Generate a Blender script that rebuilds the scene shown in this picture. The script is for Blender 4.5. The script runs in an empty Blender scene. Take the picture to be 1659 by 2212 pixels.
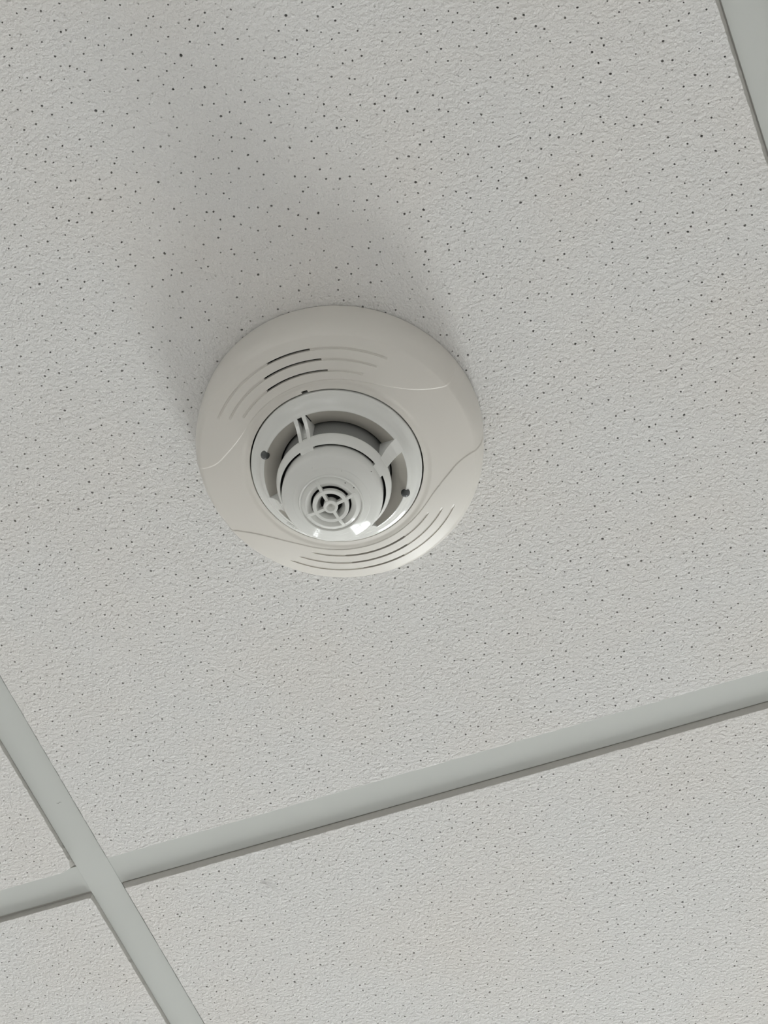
import bpy, bmesh, math, random
import numpy as np
from mathutils import Matrix, Vector

# ------------------------------------------------------------------ camera, world, light, exposure
SC = bpy.context.scene
COL = SC.collection
MM = 0.001
ZC = 2.60                      # height of the grid flanges above the floor (m)

cam_data = bpy.data.cameras.new('camera')
cam = bpy.data.objects.new('camera', cam_data)
COL.objects.link(cam)
cam_data.sensor_fit = 'HORIZONTAL'
cam_data.sensor_width = 36.0
cam_data.lens = 36.0 * 4226.1 / 1659.0
cam_data.clip_start = 0.02
cam_data.clip_end = 100
RIGHT = Vector((0.928665, 0.367471, 0.050458))
UP = Vector((0.294915, -0.814013, 0.500407))
BACK = Vector((0.224959, -0.449830, -0.864319))
CAM_LOC = Vector((0.575316, -0.758718, ZC - 1.059876))
m = Matrix.Identity(4)
for i, v in enumerate((RIGHT, UP, BACK)):
    for k in range(3):
        m[k][i] = v[k]
m.translation = CAM_LOC
cam.matrix_world = m
SC.camera = cam

world = bpy.data.worlds.new('daylight')
SC.world = world
world.use_nodes = True
bg = world.node_tree.nodes['Background']
bg.inputs['Color'].default_value = (0.985, 0.985, 1.0, 1)
bg.inputs['Strength'].default_value = 30.0

SC.view_settings.view_transform = 'Standard'
SC.view_settings.look = 'None'
SC.view_settings.gamma = 1.0
SC.view_settings.use_curve_mapping = False
SC.view_settings.exposure = -0.34
SC.cycles.use_denoising = True
SC.cycles.max_bounces = 5
SC.cycles.diffuse_bounces = 4
SC.cycles.glossy_bounces = 3
SC.cycles.use_light_tree = False
SC.cycles.caustics_reflective = False
SC.cycles.caustics_refractive = False
SC.cycles.adaptive_threshold = 0.04

# window openings in the far wall: (x0, x1, z0, z1)
WALL_Y = 2.15
WIN = [(-0.12, 0.63, 1.27, 2.25, 1), (-1.72, -1.42, 1.25, 2.20, 1), (-1.24, -0.36, 1.25, 2.36, 0), (0.80, 2.00, 1.25, 2.36, 0)]   # last: 1 clear, 0 blind drawn
for (x0, x1, z0, z1, _c) in WIN:   # portals only guide sampling of the daylight through the openings
    ld = bpy.data.lights.new('window_daylight', 'AREA')
    ld.shape = 'RECTANGLE'
    ld.size, ld.size_y = x1 - x0, z1 - z0
    ld.cycles.is_portal = True
    lo = bpy.data.objects.new('window_daylight', ld)
    COL.objects.link(lo)
    lo.location = ((x0 + x1) / 2, WALL_Y + 0.06, (z0 + z1) / 2)
    lo.rotation_euler = (math.radians(-90), 0, 0)

ld = bpy.data.lights.new('window_daylight', 'AREA')
ld.shape = 'RECTANGLE'
ld.size, ld.size_y = 0.90, 1.15
ld.cycles.is_portal = True
lo = bpy.data.objects.new('window_daylight', ld)
COL.objects.link(lo)
lo.location = (3.06, 0.30, 1.525)
lo.rotation_euler = (math.radians(90), 0, math.radians(90))

# ------------------------------------------------------------------ materials
def mat(name, col, rough=0.5, spec=0.5, bump=None, var=None, metal=0.0):
    M = bpy.data.materials.new(name)
    M.use_nodes = True
    nt = M.node_tree
    b = nt.nodes['Principled BSDF']
    b.inputs['Base Color'].default_value = (*col, 1)
    b.inputs['Roughness'].default_value = rough
    b.inputs['Specular IOR Level'].default_value = spec
    b.inputs['Metallic'].default_value = metal
    tc = nt.nodes.new('ShaderNodeTexCoord')
    if var:
        scale, col2, lo, hi = var
        n = nt.nodes.new('ShaderNodeTexNoise')
        n.inputs['Scale'].default_value = scale
        n.inputs['Detail'].default_value = 3
        nt.links.new(tc.outputs['Object'], n.inputs['Vector'])
        r = nt.nodes.new('ShaderNodeValToRGB')
        r.color_ramp.elements[0].position = lo
        r.color_ramp.elements[0].color = (*col, 1)
        r.color_ramp.elements[1].position = hi
        r.color_ramp.elements[1].color = (*col2, 1)
        nt.links.new(n.outputs['Fac'], r.inputs['Fac'])
        nt.links.new(r.outputs['Color'], b.inputs['Base Color'])
    if bump:
        scale, dist, detail = bump
        n = nt.nodes.new('ShaderNodeTexNoise')
        n.inputs['Scale'].default_value = scale
        n.inputs['Detail'].default_value = detail
        nt.links.new(tc.outputs['Object'], n.inputs['Vector'])
        bp = nt.nodes.new('ShaderNodeBump')
        bp.inputs['Strength'].default_value = 1.0
        bp.inputs['Distance'].default_value = dist
        nt.links.new(n.outputs['Fac'], bp.inputs['Height'])
        nt.links.new(bp.outputs['Normal'], b.inputs['Normal'])
    return M

def tile_material():
    M = bpy.data.materials.new('painted_mineral_fibre')
    M.use_nodes = True
    nt = M.node_tree
    N, L = nt.nodes, nt.links
    b = N['Principled BSDF']
    b.inputs['Roughness'].default_value = 0.85
    b.inputs['Specular IOR Level'].default_value = 0.25
    tc = N.new('ShaderNodeTexCoord')
    oi = N.new('ShaderNodeObjectInfo')
    ad = N.new('ShaderNodeVectorMath'); ad.operation = 'ADD'
    sc = N.new('ShaderNodeVectorMath'); sc.operation = 'SCALE'
    sc.inputs['Scale'].default_value = 7.0
    cb = N.new('ShaderNodeCombineXYZ')
    for k in ('X', 'Y'):
        L.new(oi.outputs['Random'], cb.inputs[k])
    L.new(cb.outputs['Vector'], sc.inputs[0])
    L.new(tc.outputs['Object'], ad.inputs[0])
    L.new(sc.outputs['Vector'], ad.inputs[1])
    # colour: faint warm blotches of ageing
    n = N.new('ShaderNodeTexNoise')
    n.inputs['Scale'].default_value = 9
    n.inputs['Detail'].default_value = 3
    L.new(ad.outputs['Vector'], n.inputs['Vector'])
    r = N.new('ShaderNodeValToRGB')
    r.color_ramp.elements[0].position = 0.42
    r.color_ramp.elements[0].color = (0.735, 0.727, 0.712, 1)
    r.color_ramp.elements[1].position = 0.75
    r.color_ramp.elements[1].color = (0.74, 0.715, 0.685, 1)
    L.new(n.outputs['Fac'], r.inputs['Fac'])
    L.new(r.outputs['Color'], b.inputs['Base Color'])
    # relief: crinkled stipple of the sprayed face
    n1 = N.new('ShaderNodeTexNoise')
    n1.inputs['Scale'].default_value = 420
    n1.inputs['Detail'].default_value = 2.0
    n1.inputs['Roughness'].default_value = 0.55
    L.new(ad.outputs['Vector'], n1.inputs['Vector'])
    bp = N.new('ShaderNodeBump')
    bp.inputs['Strength'].default_value = 1.0
    bp.inputs['Distance'].default_value = 0.0012
    L.new(n1.outputs['Fac'], bp.inputs['Height'])
    L.new(bp.outputs['Normal'], b.inputs['Normal'])
    return M

M_TILE = tile_material()
M_TILE_CORE = mat('tile_edge_fibre', (0.50, 0.485, 0.455), 0.9, 0.2, bump=(900, 0.0002, 3))
M_GRID = mat('painted_steel_grid', (0.60, 0.615, 0.59), 0.42, 0.4, var=(6, (0.585, 0.60, 0.575), 0.4, 0.7))
M_BASE = mat('aged_ivory_plastic', (0.667, 0.640, 0.592), 0.38, 0.4, var=(14, (0.67, 0.635, 0.585), 0.45, 0.75))
M_HEAD = mat('white_plastic', (0.69, 0.69, 0.66), 0.09, 0.42)
M_MESH = None
M_DARK = mat('dark_interior_and_shade', (0.02, 0.02, 0.02), 0.6, 0.3)  # interior plastic, also the painted shade between the ribs
M_LED = mat('smoked_led_lens', (0.085, 0.09, 0.09), 0.16, 0.5)
M_SPECK = mat('dark_dust', (0.09, 0.085, 0.08), 0.9, 0.1)
M_WALL = mat('matt_white_wall_paint', (0.79, 0.79, 0.775), 0.85, 0.2, bump=(220, 0.0003, 3))
M_FLOOR = mat('pale_grey_vinyl', (0.60, 0.59, 0.57), 0.45, 0.4, var=(40, (0.55, 0.54, 0.52), 0.4, 0.65))
M_SOFFIT = mat('raw_concrete', (0.30, 0.29, 0.27), 0.9, 0.2, bump=(60, 0.002, 4))
M_FRAME = mat('white_window_frame', (0.78, 0.78, 0.76), 0.35, 0.5)

def mesh_material():
    M = bpy.data.materials.new('fine_grey_mesh')
    M.use_nodes = True
    nt = M.node_tree
    N, L = nt.nodes, nt.links
    b = N['Principled BSDF']
    b.inputs['Roughness'].default_value = 0.5
    tc = N.new('ShaderNodeTexCoord')
    w1 = N.new('ShaderNodeTexWave')
    w1.bands_direction = 'DIAGONAL'
    w1.inputs['Scale'].default_value = 480
    L.new(tc.outputs['Object'], w1.inputs['Vector'])
    r = N.new('ShaderNodeValToRGB')
    r.color_ramp.elements[0].color = (0.16, 0.16, 0.155, 1)
    r.color_ramp.elements[1].color = (0.25, 0.25, 0.24, 1)
    L.new(w1.outputs['Color'], r.inputs['Fac'])
    L.new(r.outputs['Color'], b.inputs['Base Color'])
    return M
M_MESH = mesh_material()

def glass_material(tint=(0.95, 0.97, 0.96)):
    M = bpy.data.materials.new('window_glass')
    M.use_nodes = True
    nt = M.node_tree
    N, L = nt.nodes, nt.links
    out = N['Material Output']
    N.remove(N['Principled BSDF'])
    t = N.new('ShaderNodeBsdfTransparent')
    t.inputs['Color'].default_value = (*tint, 1)
    g = N.new('ShaderNodeBsdfGlossy')
    g.inputs['Roughness'].default_value = 0.02
    f = N.new('ShaderNodeFresnel')
    f.inputs['IOR'].default_value = 1.45
    x = N.new('ShaderNodeMixShader')
    L.new(f.outputs['Fac'], x.inputs['Fac'])
    L.new(t.outputs['BSDF'], x.inputs[1])
    L.new(g.outputs['BSDF'], x.inputs[2])
    L.new(x.outputs['Shader'], out.inputs['Surface'])
    return M
M_GLASS = glass_material()

# ------------------------------------------------------------------ helpers
def tag(o, label=None, cat=None, kind=None, group=None):
    if label: o['label'] = label
    if cat: o['category'] = cat
    if kind: o['kind'] = kind
    if group: o['group'] = group
    return o

def link(name, me, parent=None, loc=None):
    o = bpy.data.objects.new(name, me)
    COL.objects.link(o)
    if parent: o.parent = parent
    if loc is not None: o.location = loc
    return o

def mesh_from(name, V, F, mats, smooth=False, mi=None):
    me = bpy.data.meshes.new(name)
    me.from_pydata([tuple(map(float, v)) for v in V], [], F)
    for mm_ in (mats if isinstance(mats, (list, tuple)) else [mats]):
        me.materials.append(mm_)
    if mi is not None:
        me.polygons.foreach_set('material_index', mi)
    me.polygons.foreach_set('use_smooth', [smooth] * len(me.polygons))
    me.update()
    return me

def box_mesh(name, boxes, mtl):
    V, F = [], []
    for (x0, x1, y0, y1, z0, z1) in boxes:
        s = len(V)
        V += [(x0, y0, z0), (x1, y0, z0), (x1, y1, z0), (x0, y1, z0), (x0, y0, z1), (x1, y0, z1), (x1, y1, z1), (x0, y1, z1)]
        F += [tuple(s + k for k in q) for q in ((3, 2, 1, 0), (4, 5, 6, 7), (0, 1, 5, 4), (1, 2, 6, 5), (2, 3, 7, 6), (3, 0, 4, 7))]
    return mesh_from(name, V, F, mtl)

# ------------------------------------------------------------------ room shell
X0, X1, Y0, Y1 = -3.0, 3.0, -3.0, WALL_Y
TOP = 2.95
T = 0.12
def struct(name, boxes, mtl):
    o = link(name, box_mesh(name, boxes, mtl))
    return tag(o, kind='structure')
struct('floor', [(X0 - T, X1 + T, Y0 - T, Y1 + T, -0.1, 0)], M_FLOOR)
struct('wall_left', [(X0 - T, X0, Y0 - T, Y1 + T, 0, TOP)], M_WALL)
RW = (-0.15, 0.75, 0.95, 2.10)     # blind-covered window in the right wall: (y0, y1, z0, z1)
struct('wall_right', [(X1, X1 + T, Y0 - T, RW[0], 0, TOP), (X1, X1 + T, RW[1], Y1 + T, 0, TOP),
                      (X1, X1 + T, RW[0], RW[1], 0, RW[2]), (X1, X1 + T, RW[0], RW[1], RW[3], TOP)], M_WALL)
w3 = struct('window_3', [(X1 + .03, X1 + .09, RW[0], RW[0] + .045, RW[2], RW[3]), (X1 + .03, X1 + .09, RW[1] - .045, RW[1], RW[2], RW[3]),
                         (X1 + .03, X1 + .09, RW[0] + .045, RW[1] - .045, RW[2], RW[2] + .045), (X1 + .03, X1 + .09, RW[0] + .045, RW[1] - .045, RW[3] - .045, RW[3])], M_FRAME)
link('pane', box_mesh('pane', [(X1 + .058, X1 + .062, RW[0] + .045, RW[1] - .045, RW[2] + .045, RW[3] - .045)], glass_material((0.24, 0.24, 0.235))), w3)
struct('wall_front', [(X0, X1, Y0 - T, Y0, 0, TOP)], M_WALL)
wb, xs = [], X0
for (a, b_, z0, z1, _c) in sorted(WIN):
    wb += [(xs, a, Y1, Y1 + T, 0, TOP), (a, b_, Y1, Y1 + T, 0, z0), (a, b_, Y1, Y1 + T, z1, TOP)]
    xs = b_
wb.append((xs, X1, Y1, Y1 + T, 0, TOP))
struct('wall_back', wb, M_WALL)
M_BLIND = glass_material((0.24, 0.24, 0.235))
for i, (a, b_, z0, z1, clear) in enumerate(WIN):
    fw = 0.045
    xm = (a + b_) / 2
    ya, yb = Y1 + 0.03, Y1 + 0.09
    w = struct('window_%d' % (1, 2, 4, 5)[i], [(a, a + fw, ya, yb, z0, z1), (b_ - fw, b_, ya, yb, z0, z1),
               (a + fw, b_ - fw, ya, yb, z0, z0 + fw), (a + fw, b_ - fw, ya, yb, z1 - fw, z1),
               (xm - 0.02, xm + 0.02, ya, yb, z0 + fw, z1 - fw)], M_FRAME)
    for (p, q) in ((a + fw, xm - 0.02), (xm + 0.02, b_ - fw)):
        link('pane', box_mesh('pane', [(p, q, Y1 + 0.058, Y1 + 0.062, z0 + fw, z1 - fw)], M_GLASS if clear else M_BLIND), w)
    link('window_sill', box_mesh('window_sill', [(a - 0.03, b_ + 0.03, Y1 - 0.08, Y1 - 0.001, z0 - 0.03, z0)], M_FRAME), w)

ceiling = struct('ceiling', [(X0 - T, X1 + T, Y0 - T, Y1 + T, TOP, TOP + 0.15)], M_SOFFIT)

# ------------------------------------------------------------------ ceiling tiles
TD = 4.55      # drop of the tile face below the flange (mm)
HALF = 288.0   # half distance between flange edges (mm)
rng = random.Random(11)

def tile_mesh(name, seed, specials=(), chips=(), inset=2.45, holes=True):
    """tegular tile, local mm: x,y from tile centre, depth down. specials: (x, y, radius, depth)"""
    R = random.Random(seed)
    V, F, MI = [], [], []
    n = 69
    cell = 8.2
    a = n * cell / 2
    def v(x, y, d):
        V.append((x * MM, y * MM, -d * MM)); return len(V) - 1
    spec = {}
    for (x, y, r, d) in specials:
        spec[(int((x + a) // cell), int((y + a) // cell))] = (x, y, r, d)
    if holes:
        grid = [[v(-a + i * cell, -a + j * cell, TD) for j in range(n + 1)] for i in range(n + 1)]
        for i in range(n):
            for j in range(n):
                c = (grid[i][j], grid[i + 1][j], grid[i + 1][j + 1], grid[i][j + 1])
                if (i, j) in spec:
                    hx, hy, r, dep = spec[(i, j)]
                    lx, ly = -a + i * cell, -a + j * cell
                    hx = min(max(hx, lx + r * 1.4), lx + cell - r * 1.4)
                    hy = min(max(hy, ly + r * 1.4), ly + cell - r * 1.4)
                else:
                    if R.random() < 0.06:
                        F.append((c[0], c[3], c[2], c[1])); MI.append(0); continue
                    hx = -a + (i + 0.5 + R.uniform(-0.36, 0.36)) * cell
                    hy = -a + (j + 0.5 + R.uniform(-0.36, 0.36)) * cell
                    u = R.random()
                    r = 0.44 + 0.30 * R.random() + (0.18 if u > 0.93 else 0)
                    dep = 0.35 + 0.5 * R.random() if u < 0.28 else 2.2 + 1.5 * R.random()
                e, ph = R.uniform(0.72, 1.0), R.uniform(0, math.pi)
                ring, low = [], []
                for k in range(8):
                    t = math.radians(-157.5 + 45 * k)
                    px, py = r * math.cos(t), r * math.sin(t)
                    # squash along a random axis
                    cx, sx = math.cos(ph), math.sin(ph)
                    ux, uy = px * cx + py * sx, (-px * sx + py * cx) * e
                    px, py = ux * cx - uy * sx, ux * sx + uy * cx
                    ring.append(v(hx + px, hy + py, TD))
                    low.append(v(hx + px * 0.8, hy + py * 0.8, TD - dep))
                for q in range(4):
                    k0, k1, k2 = 2 * q, 2 * q + 1, (2 * q + 2) % 8
                    F.append((ring[k0], ring[k1], c[q])); MI.append(0)
                    F.append((ring[k1], ring[k2], c[(q + 1) % 4], c[q])); MI.append(0)
                for k in range(8):
                    k2 = (k + 1) % 8
                    F.append((low[k], low[k2], ring[k2], ring[k])); MI.append(0)
                F.append(tuple(reversed(low))); MI.append(0)
    else:
        q = [v(-a, -a, TD), v(a, -a, TD), v(a, a, TD), v(-a, a, TD)]
        F.append(tuple(reversed(q))); MI.append(0)
    # perimeter: face margin, bevel, side, lip
    def loop(ins, dep, jit, chip=0.0):
        h = HALF - ins
        out = []
        m_ = 200 if holes else 2
        for s in range(4):
            for k in range(m_):
                t = -h + 2 * h * k / m_
                jx = R.gauss(0, jit) if k else 0
                ins2 = jx
                x, y = ((t, -h + ins2), (h - ins2, t), (-t, h - ins2), (-h + ins2, -t))[s]
                d = dep
                for (cx, cy, rad, amt) in chips:
                    dd = math.hypot(x - cx, y - cy)
                    if dd < rad and chip:
                        g = (1 - dd / rad) * amt * chip
                        L_ = math.hypot(cx, cy)
                        x -= cx / L_ * g; y -= cy / L_ * g
                out.append(v(x, y, d))
        return out
    loops = [loop(HALF - a, TD, 0), loop(inset + 0.25, TD - 0.02, 0.10, 1), loop(inset, TD - 0.25, 0.12, 1),
             loop(0.75, 0.2, 0.06, 0.4), loop(0.7, -0.8, 0), loop(-8.5, -0.8, 0), loop(-8.5, -15, 0)]
    if not holes:
        pass
    for li in range(len(loops) - 1):
        A, B = loops[li], loops[li + 1]
        L_ = len(A)
        for k in range(L_):
            k2 = (k + 1) % L_
            F.append((A[k], A[k2], B[k2], B[k])); MI.append(0 if li < 2 else 1)
    F.append(tuple(loops[-1])); MI.append(1)
    me = mesh_from(name, V, F, [M_TILE, M_TILE_CORE], False, MI)
    return me

# larger pores that can be told apart on the near tile (mm from the grid crossing: x along tee, y towards the viewer)
PORES = []
def pore(x, y, r, d=4.0):
    PORES.append((x - 300, -(y - 300), r, d))   # tile local, blender y
for _q in ((244.3, 415.0, 1.0), (302.3, 517.7, 1.0), (244.1, 506.9, 0.95), (422.2, 144.5, 1.0), (495.5, 210.4, 1.0), (561.2, 361.8, 0.9),
           (337.9, 406.7, 0.9), (394.8, 386.4, 0.9), (314.1, 452.4, 0.85), (456.8, 384.9, 0.9), (365.5, 517.5, 0.9), (204.8, 450.3, 0.8)):
    pore(*_q)

near_me = tile_mesh('tile_near', 3, PORES)
a_me = tile_mesh('tile_pored', 17)
left_me = tile_mesh('tile_left', 23, chips=((288, 288, 9, 3.6),), inset=0.95)
farl_me = tile_mesh('tile_far_left', 29, chips=((288, -288, 5, 1.2),), inset=1.1)
plain_me = tile_mesh('tile_plain', 5, holes=False)

# added fill light: invented glowing panels out of view, to soften the shadows
FILL_PANELS = {(-4, 2), (-2, 2), (1, 2), (3, 2), (-4, -1), (3, -1), (-2, -5), (1, -5)}
M_FILL = bpy.data.materials.new('fill_glow')
M_FILL.use_nodes = True
_b = M_FILL.node_tree.nodes['Principled BSDF']
_b.inputs['Base Color'].default_value = (0.8, 0.8, 0.8, 1)
_b.inputs['Emission Color'].default_value = (0.975, 0.985, 1.0, 1)
_b.inputs['Emission Strength'].default_value = 14.0
panel_me = box_mesh('fill_panel', [(-0.296, 0.296, -0.296, 0.296, 0.001, 0.03)], M_FRAME)
diff_me = box_mesh('fill_diffuser', [(-0.275, 0.275, -0.275, 0.275, -0.001, 0.001)], M_FILL)

def add_tile(i, j):
    """tile between runners i,i+1 and tees j,j+1"""
    cx, cy = 0.6 * i + 0.3, 0.6 * j + 0.3
    rot = 0.0
    dx = dy = 0.0
    if (i, j) == (0, -1):
        me = near_me; dx, dy = -0.0001, -0.0002
    elif (i, j) == (-1, -1):
        me = left_me; dx = 0.0005
    elif (i, j) == (-1, 0):
        me = farl_me; dx = 0.0006; dy = 0.001
    elif -2 <= i <= 1 and -3 <= j <= 1:
        me = a_me; rot = math.pi / 2 * ((i * 3 + j * 5) % 4)
    else:
        me = plain_me
    if (i, j) in FILL_PANELS:
        o = link('fill_panel', panel_me, ceiling, (cx, cy, ZC))
        link('fill_diffuser', diff_me, o)
        return o
    o = link('tile', me, ceiling, (cx + dx, cy + dy, ZC))
    o.rotation_euler = (0, 0, rot)
    return o
tiles = {}
NI0, NI1 = -5, 5
NJ0, NJ1 = -5, 5
for i in range(NI0, NI1):
    for j in range(NJ0, NJ1):
        cx0, cx1, cy0, cy1 = 0.6 * i, 0.6 * i + 0.6, 0.6 * j, 0.6 * j + 0.6
        if cy1 > Y1 + 0.001:
            continue
        tiles[(i, j)] = add_tile(i, j)
# cut strip of tiles along the far wall
for i in range(NI0, NI1):
    yy0, yy1 = 0.6 * int(Y1 / 0.6) + 0.013, Y1 - 0.001
    link('tile', box_mesh('cut_tile', [(0.6 * i + 0.013, 0.6 * i + 0.587, yy0, yy1, ZC - 0.0045, ZC + 0.015)], M_TILE), ceiling)

# ------------------------------------------------------------------ grid
def tee_profile_mesh(name, length, drop, ends=0.0):
    """inverted T along +x, flange bottom at z=0 (minus drop)"""
    h = length / 2 - ends
    prof = [(-12.0, 0.45), (-12.0, 0.12), (-11.75, 0.0), (11.75, 0.0), (12.0, 0.12), (12.0, 0.45), (1.2, 0.45), (1.2, 30), (3, 32), (3, 38), (-3, 38), (-3, 32), (-1.2, 30), (-1.2, 0.45)]
    V, F = [], []
    for x in (-h, h):
        for (y, z) in prof:
            V.append((x, y * MM, z * MM - drop))
    n = len(prof)
    for k in range(n):
        k2 = (k + 1) % n
        F.append((k, n + k, n + k2, k2))
    F.append(tuple(range(n)))
    F.append(tuple(reversed(range(n, 2 * n))))
    me = mesh_from(name, V, F, M_GRID)
    bm = bmesh.new(); bm.from_mesh(me)
    bmesh.ops.recalc_face_normals(bm, faces=bm.faces)
    bm.to_mesh(me); bm.free()
    return me
run_len = Y1 - Y0 - 0.004
run_me = tee_profile_mesh('main_runner', run_len, 0.0005)
tee_me = tee_profile_mesh('cross_tee', 0.6, 0.0, 0.0115)
runners = {}
for i in range(NI0 + 1, NI1):
    o = link('main_runner', run_me, ceiling, (0.6 * i, (Y0 + Y1) / 2, ZC))
    o.rotation_euler = (0, 0, math.pi / 2)
    runners[i] = o
for i in range(NI0, NI1):
    for j in range(NJ0 + 1, NJ1):
        if 0.6 * j > Y1 - 0.05:
            continue
        link('cross_tee', tee_me, ceiling, (0.6 * i + 0.3, 0.6 * j, ZC))

# ------------------------------------------------------------------ fire detector
AX, AY = 295.98, 268.72           # axis in mm from the crossing
det = link('smoke_detector', None, None, (AX * MM, -AY * MM, ZC - TD * MM))
tag(det, 'round ivory and white smoke detector with slotted sounder base on ceiling tile', 'smoke detector')

def P(r, th, h):
    """cylindrical mm (angle in degrees seen from below) -> local metres"""
    t = math.radians(th)
    return (r * math.cos(t) * MM, -r * math.sin(t) * MM, -h * MM)

def arr_mesh(name, VV, closed_theta, mtl, smooth=True, keep=None, flip=False):
    """VV: (n_theta, n_prof, 3)"""
    nt, npf = VV.shape[:2]
    idx = np.arange(nt * npf).reshape(nt, npf)
    nxt = np.roll(idx, -1, 0) if closed_theta else idx[1:]
    cur = idx if closed_theta else idx[:-1]
    q = np.stack([cur[:, :-1], nxt[:, :-1], nxt[:, 1:], cur[:, 1:]], -1).reshape(-1, 4)
    if keep is not None:
        q = q[keep.reshape(-1)]
    if flip:
        q = q[:, ::-1]
    me = bpy.data.meshes.new(name)
    V = VV.reshape(-1, 3)
    me.vertices.add(len(V)); me.vertices.foreach_set('co', V.astype(np.float32).ravel())
    nf = len(q)
    me.loops.add(nf * 4); me.loops.foreach_set('vertex_index', q.astype(np.int32).ravel())
    me.polygons.add(nf)
    me.polygons.foreach_set('loop_start', np.arange(0, nf * 4, 4, dtype=np.int32))
    me.polygons.foreach_set('loop_total', np.full(nf, 4, dtype=np.int32))
    me.materials.append(mtl)
    me.update(calc_edges=True)
    me.validate()
    me.polygons.foreach_set('use_smooth', [smooth] * len(me.polygons))
    me.update()
    return me

def lathe(name, prof, n, mtl, sharp=None, th0=0.0):
    pr = np.array(prof, float)
    th = np.radians(th0 + np.arange(n) * 360.0 / n)
    VV = np.zeros((n, len(pr), 3))
    VV[:, :, 0] = np.cos(th)[:, None] * pr[None, :, 0] * MM
    VV[:, :, 1] = -np.sin(th)[:, None] * pr[None, :, 0] * MM
    VV[:, :, 2] = -pr[None, :, 1] * MM
    me = arr_mesh(name, VV, True, mtl)
    if sharp:
        me.set_sharp_from_angle(angle=math.radians(sharp))
    return me

def dense(pts, step):
    """Catmull-Rom resampling of a profile"""
    p = np.array(pts, float)
    out = []
    for i in range(len(p) - 1):
        p0, p1, p2, p3 = p[max(i - 1, 0)], p[i], p[i + 1], p[min(i + 2, len(p) - 1)]
        k = max(1, int(np.linalg.norm(p2 - p1) / step))
        for t in np.linspace(0, 1, k, endpoint=False):
            out.append(0.5 * ((2 * p1) + (-p0 + p2) * t + (2 * p0 - 5 * p1 + 4 * p2 - p3) * t * t + (-p0 + 3 * p1 - 3 * p2 + p3) * t ** 3))
    out.append(p[-1])
    return [tuple(x) for x in out]

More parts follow.
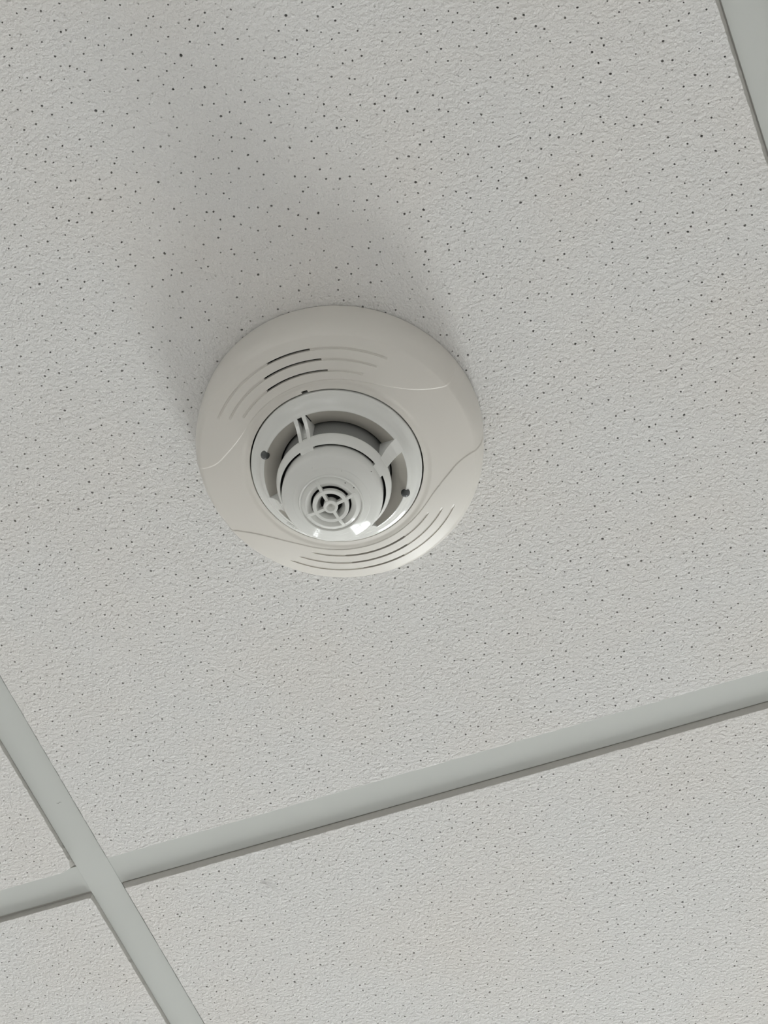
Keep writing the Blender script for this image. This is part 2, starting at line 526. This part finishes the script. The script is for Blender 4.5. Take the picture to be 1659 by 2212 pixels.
# --- sounder base: shell with raised slotted fields
GROOVES = [  # centre radius, groove from/to, open slot from/to (degrees), mirrored by half a turn
    (75.1, 45.0, 137.5, 80.2, 100.6),
    (69.0, 48.0, 134.5, 75.3, 105.6),
    (62.65, 53.5, 129.5, 72.6, 108.4)]
GW = 0.68
def base_mesh():
    flank = [(85.0, 0.0), (85.2, 0.55), (86.4, 0.6), (86.8, 0.9)] + dense([(86.9, 1.2), (87.0, 8), (86.95, 14), (86.4, 20), (85.2, 25.4), (83.4, 29.3), (81.8, 31.2)], 1.0)
    hs_r = [51.6, 54, 57, 62.65, 69, 75.1, 79, 81.8]
    hs_h = [41.0, 40.5, 39.7, 38.1, 36.2, 34.1, 32.4, 31.2]
    rs = list(np.arange(81.5, 51.7, -0.3))
    for (rc, *_r) in GROOVES:
        rs = [r for r in rs if abs(r - rc) > GW + 0.35]
        rs += [rc + GW + 0.2, rc + GW, rc + GW - 0.12, rc, rc - GW + 0.12, rc - GW, rc - GW - 0.2]
    rs = sorted(set(round(r, 4) for r in rs), reverse=True)
    face_r = np.array(rs)
    # smooth interpolation of face height
    co = np.polyfit(hs_r, hs_h, 3)
    face_h = np.polyval(co, face_r)
    off = flank[-1][1] - np.polyval(co, 81.8)
    face_h = face_h + off * np.clip((face_r - 70) / 11.8, 0, 1)
    pr = np.array([*flank, *zip(face_r, face_h), (51.62, face_h[-1] - 0.35), (51.6, face_h[-1] - 1.5), (51.6, 30)])
    nt = 1440
    thd = np.arange(nt) * 360.0 / nt
    RR = np.repeat(pr[None, :, 0], nt, 0)
    HH = np.repeat(pr[None, :, 1], nt, 0)
    TT = np.repeat(thd[:, None], len(pr), 1)
    T180 = np.mod(TT, 180.0)
    # boundary of the raised fields (r, theta), same for both halves
    bl = [(92, 166.2), (82, 164.2), (76, 162.4), (71, 159.5), (66.5, 154.5), (62.6, 148.5), (59.6, 141), (58.2, 132), (57.5, 121), (57.2, 105), (57.2, 90),
          (57.6, 70), (58.2, 57), (59.4, 46), (62.2, 36.5), (66.5, 28.5), (72, 22.6), (78, 18.6), (83, 16.6), (92, 15.5)]
    bl = np.array([(r * math.cos(math.radians(t)), r * math.sin(math.radians(t))) for r, t in dense(bl, 2.0)])
    t2 = np.radians(T180)
    X, Y = RR * np.cos(t2), RR * np.sin(t2)
    # points with T180 near 0/180 wrap: distance to the curve is enough with sign from the polygon test
    poly = np.vstack([bl, [(100 * math.cos(math.radians(t)), 100 * math.sin(math.radians(t))) for t in (14, 40, 70, 100, 130, 168)]])
    D = np.full(RR.shape, 1e9)
    for k in range(len(bl) - 1):
        a_, b_ = bl[k], bl[k + 1]
        d = b_ - a_
        t = np.clip(((X - a_[0]) * d[0] + (Y - a_[1]) * d[1]) / (d @ d), 0, 1)
        D = np.minimum(D, np.hypot(X - a_[0] - t * d[0], Y - a_[1] - t * d[1]))
    ins = np.zeros(RR.shape, bool)
    pv = poly
    for k in range(len(pv)):
        x1, y1 = pv[k]; x2, y2 = pv[(k + 1) % len(pv)]
        c = ((y1 > Y) != (y2 > Y)) & (X < (x2 - x1) * (Y - y1) / (y2 - y1 + 1e-12) + x1)
        ins ^= c
    S = np.where(ins, D, -D)
    up = np.clip(S / 0.22 * 0.5 + 0.5, 0, 1)
    up = up * up * (3 - 2 * up)
    fade = np.clip((HH - 8) / 18, 0, 1)
    lift = 0.45 * up * fade
    # collar that dips towards the head on the plain side bands
    dip = np.clip((57.0 - RR) / 3.0, 0, 1)
    dip = dip * dip * (3 - 2 * dip) * 0.7 * (1 - up)
    # lift acts along the surface normal (approx.)
    isface = (RR < 81.9)
    HH2 = HH + np.where(isface, lift - dip, 0)
    nfl = len(flank)
    g = np.gradient(pr, axis=0)
    nr, nh = g[:, 1], -g[:, 0]
    ln = np.hypot(nr, nh) + 1e-9
    nr, nh = nr / ln, nh / ln
    RR2 = RR.copy()
    for i in range(nfl):
        RR2[:, i] = RR[:, i] + lift[:, i] * nr[i]
        HH2[:, i] = HH[:, i] + lift[:, i] * nh[i]
    # grooves and slots
    keep = np.ones((nt, len(pr) - 1), bool)
    for (rc, g0, g1, s0, s1) in GROOVES:
        band = np.abs(RR - rc) < GW - 0.05
        tap = np.clip((T180 - g0) / 4.0, 0, 1) * np.clip((g1 - T180) / 4.0, 0, 1)
        tap = np.clip(tap * 1.6, 0, 1)
        HH2 = np.where(band, HH2 - 0.6 * tap, HH2)
        op = (T180 >= s0) & (T180 <= s1)
        HH2 = np.where(band & op, HH2 - 1.7, HH2)
        cols = np.where(np.abs(0.5 * (pr[1:, 0] + pr[:-1, 0]) - rc) < GW - 0.1)[0]
        rows = np.where((np.mod(thd, 180) >= s0) & (np.mod(thd, 180) < s1 - 0.2))[0]
        for c in cols:
            keep[rows, c] = False
    # locking notch at the head's edge
    notch = (np.abs(TT - 88.7) < 2.0) & (RR < 53.0) & (RR > 51.45) & (HH > 35)
    HH2 = np.where(notch, HH2 - 2.0, HH2)
    ncol = np.where((pr[1:, 0] < 52.9) & (pr[:-1, 1] > 35))[0]
    for c in ncol:
        keep[np.abs(thd - 88.7) < 1.7, c] = False
    th = np.radians(TT)
    VV = np.stack([RR2 * np.cos(th) * MM, -RR2 * np.sin(th) * MM, -HH2 * MM], -1)
    me = arr_mesh('sounder_base', VV, True, M_BASE, keep=keep)
    me.set_sharp_from_angle(angle=math.radians(38))
    return me
base = link('sounder_base', base_mesh(), det)
tag(base, label='ivory plastic sounder base with curved vent slots')
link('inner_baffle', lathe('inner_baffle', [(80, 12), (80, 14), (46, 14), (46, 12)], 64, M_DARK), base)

# --- detector head: flared ring and inner shelf
head_prof = ([(50.85, 32), (50.85, 41.0), (50.75, 41.35), (50.45, 41.6)] +
             dense([(50.45, 41.6), (49.6, 41.97), (48.5, 42.5), (47.3, 43.5), (45.8, 45.6), (44.3, 48.2), (43.1, 49.7), (42.5, 49.95)], 0.5)[1:] +
             [(42.25, 49.85), (42.0, 49.2)])
head = link('detector_head', lathe('detector_head', head_prof, 256, M_HEAD, 40), det)
tag(head, label='white flared ring of the detector head')
M_SHELF = mat('dulled_beige_plastic', (0.50, 0.475, 0.425), 0.5, 0.3)
link('inner_shelf', lathe('inner_shelf', [(42.3, 49.78), (38, 47.7), (33.2, 45.3), (33.0, 44.9), (33.0, 40)], 192, M_SHELF, 40), head)
mesh_o = link('chamber_mesh', lathe('chamber_mesh', [(32.0, 38), (32.0, 62.5)], 128, M_MESH), det)
tag(mesh_o, label='dark grey insect mesh around the smoke chamber')
link('chamber_back', lathe('chamber_back', [(34, 39.5), (10, 39.5)], 64, M_DARK), mesh_o)

# pillars between ring and cap
PIL = 7.5
def slab(name, poly, th, w0, w1, off, mtl, r0=31.5, r1=46):
    """extruded (r,h) polygon at angle th; width from w0 (inner) to w1 (outer), lateral offset off"""
    t = math.radians(th)
    er = np.array([math.cos(t), math.sin(t)])
    et = np.array([-math.sin(t), math.cos(t)])
    V = []
    for s in (-1, 1):
        for (r, h) in poly:
            k = (r - r0) / (r1 - r0)
            w = (w0 + (w1 - w0) * k) / 2
            q = er * r + et * (off + s * w)
            V.append((q[0] * MM, -q[1] * MM, -h * MM))
    n = len(poly)
    F = [tuple(range(n)), tuple(reversed(range(n, 2 * n)))]
    for k in range(n):
        k2 = (k + 1) % n
        F.append((k, k2, n + k2, n + k))
    me = mesh_from(name, V, F, mtl)
    bm = bmesh.new(); bm.from_mesh(me)
    bmesh.ops.recalc_face_normals(bm, faces=bm.faces)
    bmesh.ops.bevel(bm, geom=[e for e in bm.edges], offset=0.18 * MM, segments=1, affect='EDGES', clamp_overlap=True)
    bm.to_mesh(me); bm.free()
    return me
web = [(45.6, 45.4), (43.4, 49.3), (42.2, 50.4), (39.6, 52.9), (36.8, 57.0), (34.7, 61.4), (33.7, 63.4), (31.0, 63.2), (31.0, 44.6)]
low = [(35.8, 46.2), (35.4, 50.0), (34.5, 55.5), (33.4, 59.0), (31.0, 59.5), (31.0, 44.6), (37, 45.0)]
for k in (0, 2, 3):
    link('pillar', slab('pillar', web, PIL + 90 * k, 7.2, 10.2, 0.0, M_HEAD), head)
for s in (-1, 1):
    link('rib', slab('rib', web, PIL + 90, 2.1, 2.7, 2.75 * s, M_HEAD), head)
link('pillar', slab('pillar', low, PIL + 90, 7.4, 8.4, 0.0, M_HEAD), head)
link('gap_shade', slab('gap_shade', [(42.35, 50.0), (39, 48.45), (35.9, 47.1), (35.9, 45.0), (42.35, 45.0)], PIL + 90, 5.6, 6.6, -1.6, M_DARK, 36, 42.4), head)  # dark slab painted in for the shade of the open gap at the ribs

# status lamps on the ring
for th in (142.6, -37.0):
    me = lathe('status_lamp', [(2.72 * math.sin(math.radians(a_)) + 0.005, -2.72 * math.cos(math.radians(a_))) for a_ in range(0, 181, 10)], 32, M_LED)
    o = link('status_lamp', me, head, P(42.9, th, 49.0))
    tag(o, label='small dark status lamp on the ring')

# worn moulded marks on the ring
def ring_h(r):
    pts = sorted(head_prof[3:-2])
    return float(np.interp(r, [q[0] for q in pts], [q[1] for q in pts]))
def stroke_marks():
    V, F = [], []
    def stroke(u0, v0, u1, v1):       # u degrees along the ring, v mm across it
        w = 0.16
        du, dv = (u1 - u0) * 0.84, v1 - v0
        L_ = math.hypot(du, dv) + 1e-9
        nu, nv = -dv / L_ * w, du / L_ * w
        s_ = len(V)
        for hh in (-0.05, 0.16):
            for (u, v_) in ((u0 + nu, v0 + nv), (u0 - nu, v0 - nv), (u1 - nu, v1 - nv), (u1 + nu, v1 + nv)):
                V.append(P(v_ + 0.4 * hh, u, ring_h(v_) + hh))
        F.extend([tuple(s_ + q for q in f) for f in ((0, 1, 2, 3), (7, 6, 5, 4), (0, 4, 5, 1), (1, 5, 6, 2), (2, 6, 7, 3), (3, 7, 4, 0))])
    glyphs = [[(0, 0, 0, 1), (0, 1, .6, .85), (.6, .85, .6, .15), (.6, .15, 0, 0)],
              [(0, 0, 0, .7), (0, .7, .55, .7), (.55, .7, .55, 0), (.55, 0, 0, 0)],
              [(0, 0, .3, 1), (.3, 1, .6, 0)],
              [(0, .2, .3, .8), (.3, .8, .6, .2), (.1, .5, .5, .5)],
              [(0, 0, 0, .7), (0, .7, .5, .55)],
              [(0, 0, .5, .7), (.5, .7, .7, .1)]]
    for gi, g in enumerate(glyphs):
        for (a0, b0, a1, b1) in g:
            u = -150.0 + gi * 3.6
            stroke(u + a0 * 4.0, 48.9 - b0 * 2.4, u + a1 * 4.0, 48.9 - b1 * 2.4)
    me = mesh_from('moulded_marks', V, F, M_HEAD)
    bm = bmesh.new(); bm.from_mesh(me)
    bmesh.ops.recalc_face_normals(bm, faces=bm.faces)
    bm.to_mesh(me); bm.free()
    o = link('moulded_marks', me, head)
    tag(o, label='faint raised lettering on the white ring')
stroke_marks()

# --- cap with slot and nose grille
cap_g = [(30.5, 60.2), (33.3, 60.4), (33.7, 60.9), (33.8, 61.8), (33.5, 63.6), (32.8, 65.9), (31.9, 68.0), (31.3, 69.0), (30.9, 69.3),
         (30.75, 69.0), (30.7, 64.5), (29.4, 64.5), (29.42, 68.0), (29.45, 69.9)]
cap_b = cap_g[:9] + [(30.6, 69.5), (30.3, 69.8), (29.9, 70.2), (29.6, 70.5), (29.35, 70.8)]
dome = dense([(29.5, 71.2), (29.52, 73), (29.45, 75.2), (29.1, 77.2), (28.3, 78.7), (27.2, 79.65), (24.5, 80.95), (22.35, 81.85)], 0.5) + \
       [(22.15, 82.1), (21.9, 82.2)] + dense([(21.9, 82.2), (20, 82.95), (18.9, 83.35)], 0.6)[1:] + \
       [(18.8, 83.9), (18.6, 84.35), (18.15, 84.5), (17.7, 84.3), (17.45, 83.75)] + \
       dense([(17.45, 83.75), (16.2, 84.5), (15.1, 85.2)], 0.6)[1:] + [(14.8, 85.55), (14.45, 85.6), (14.1, 85.45)] + \
       dense([(14.1, 85.45), (13.0, 84.9), (12.0, 84.3)], 0.6)[1:] + [(11.75, 84.1), (11.6, 83.7), (11.6, 76)]
def cap_mesh():
    A = np.array(cap_g + dome); B = np.array(cap_b + dome)
    nt = 720
    thd = np.arange(nt) * 360.0 / nt
    d = np.abs(np.mod(thd - PIL + 45, 90) - 45)
    k = np.clip((8.3 - d) / 0.5 + 0.5, 0, 1)[:, None, None]
    pr = A[None] * (1 - k) + B[None] * k
    th = np.radians(thd)[:, None]
    VV = np.stack([pr[..., 0] * np.cos(th) * MM, -pr[..., 0] * np.sin(th) * MM, -pr[..., 1] * MM], -1)
    me = arr_mesh('sensor_cap', VV, True, M_HEAD)
    me.set_sharp_from_angle(angle=math.radians(42))
    return me
cap = link('sensor_cap', cap_mesh(), det)
tag(cap, label='white domed sensor cap with narrow ring slot')
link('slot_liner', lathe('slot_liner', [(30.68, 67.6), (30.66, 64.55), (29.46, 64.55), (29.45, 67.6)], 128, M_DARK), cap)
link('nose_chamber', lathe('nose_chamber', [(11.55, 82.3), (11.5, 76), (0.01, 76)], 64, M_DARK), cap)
gr = link('grille_ring', lathe('grille_ring', [(6.3, 82.4), (8.3, 87.2), (8.5, 87.45), (10.3, 87.35), (10.55, 87.05), (10.6, 84.6), (6.3, 82.4)], 96, M_HEAD, 35), cap)
hub = link('grille_hub', lathe('grille_hub', [(4.2, 83.6), (4.2, 87.8), (3.95, 88.1), (2.75, 88.15), (2.45, 87.9), (0.7, 85.6), (0.01, 85.3)], 48, M_HEAD, 35), cap)
sp = [(3.6, 84.6), (3.6, 87.75), (8, 87.45), (10.3, 87.2), (13, 86.5), (16.3, 84.9), (16.3, 83.9), (13.4, 84.2), (10, 84.6)]
for k in range(4):
    link('grille_spoke', slab('grille_spoke', sp, PIL + 90 * k, 1.9, 1.9, 0, M_HEAD), cap)

# dust specks stuck on the cap
def speck(r, th, h, s):
    me = lathe('dust_speck', [(s, 0), (s * 0.8, 0.12), (s * 0.3, 0.2), (0.01, 0.2)], 7, M_SPECK)
    link('dust_speck', me, cap, P(r, th, h - 0.05))
for _q in ((16.2, 38.0, 84.5, 0.42), (17.0, 18.0, 84.05, 0.42), (28.95, 16.8, 77.6, 0.38), (21.5, 52.0, 82.3, 0.2), (24.0, 95.0, 81.1, 0.18)):
    speck(*_q)

# torn paper flake on the far tile, scuff on the runner
def ribbon(name, pts, w, mtl, parent, up):
    """pts: mm in room plan (x, y towards viewer, depth)"""
    V, F = [], []
    for k, (x, y, d, ww) in enumerate(pts):
        for s_, dd in ((-1, 0), (1, 0), (1, -0.15), (-1, -0.15)):
            V.append((x * MM, (-y + s_ * ww * w) * MM, ZC - (d + dd) * MM))
    for k in range(len(pts) - 1):
        a_, b_ = 4 * k, 4 * k + 4
        for q in range(4):
            F.append((a_ + q, a_ + (q + 1) % 4, b_ + (q + 1) % 4, b_ + q))
    F.append((0, 3, 2, 1)); e_ = 4 * (len(pts) - 1); F.append((e_, e_ + 1, e_ + 2, e_ + 3))
    me = mesh_from(name, V, F, mtl)
    o = link(name, me, parent)
    bpy.context.view_layer.update()
    o.matrix_parent_inverse = parent.matrix_world.inverted()
    return o
ribbon('paper_flake', [(107.1, -41.5, TD, 0.3), (109.5, -42.8, TD + 0.5, 0.8), (111.2, -44.3, TD + 0.9, 1.0), (113.2, -45.9, TD + 1.4, 1.0), (114.7, -47.7, TD + 1.6, 0.9), (116.2, -51.5, TD + 0.6, 0.4)], 0.8, M_TILE, tiles[(0, 0)], 1)
ribbon('scuff_mark', [(0.0, 68.1, 0.52, 0.3), (1.3, 67.4, 0.56, 0.5), (2.4, 68.2, 0.56, 0.4), (3.7, 67.6, 0.52, 0.3)], 0.25, M_SPECK, runners[0], 1)
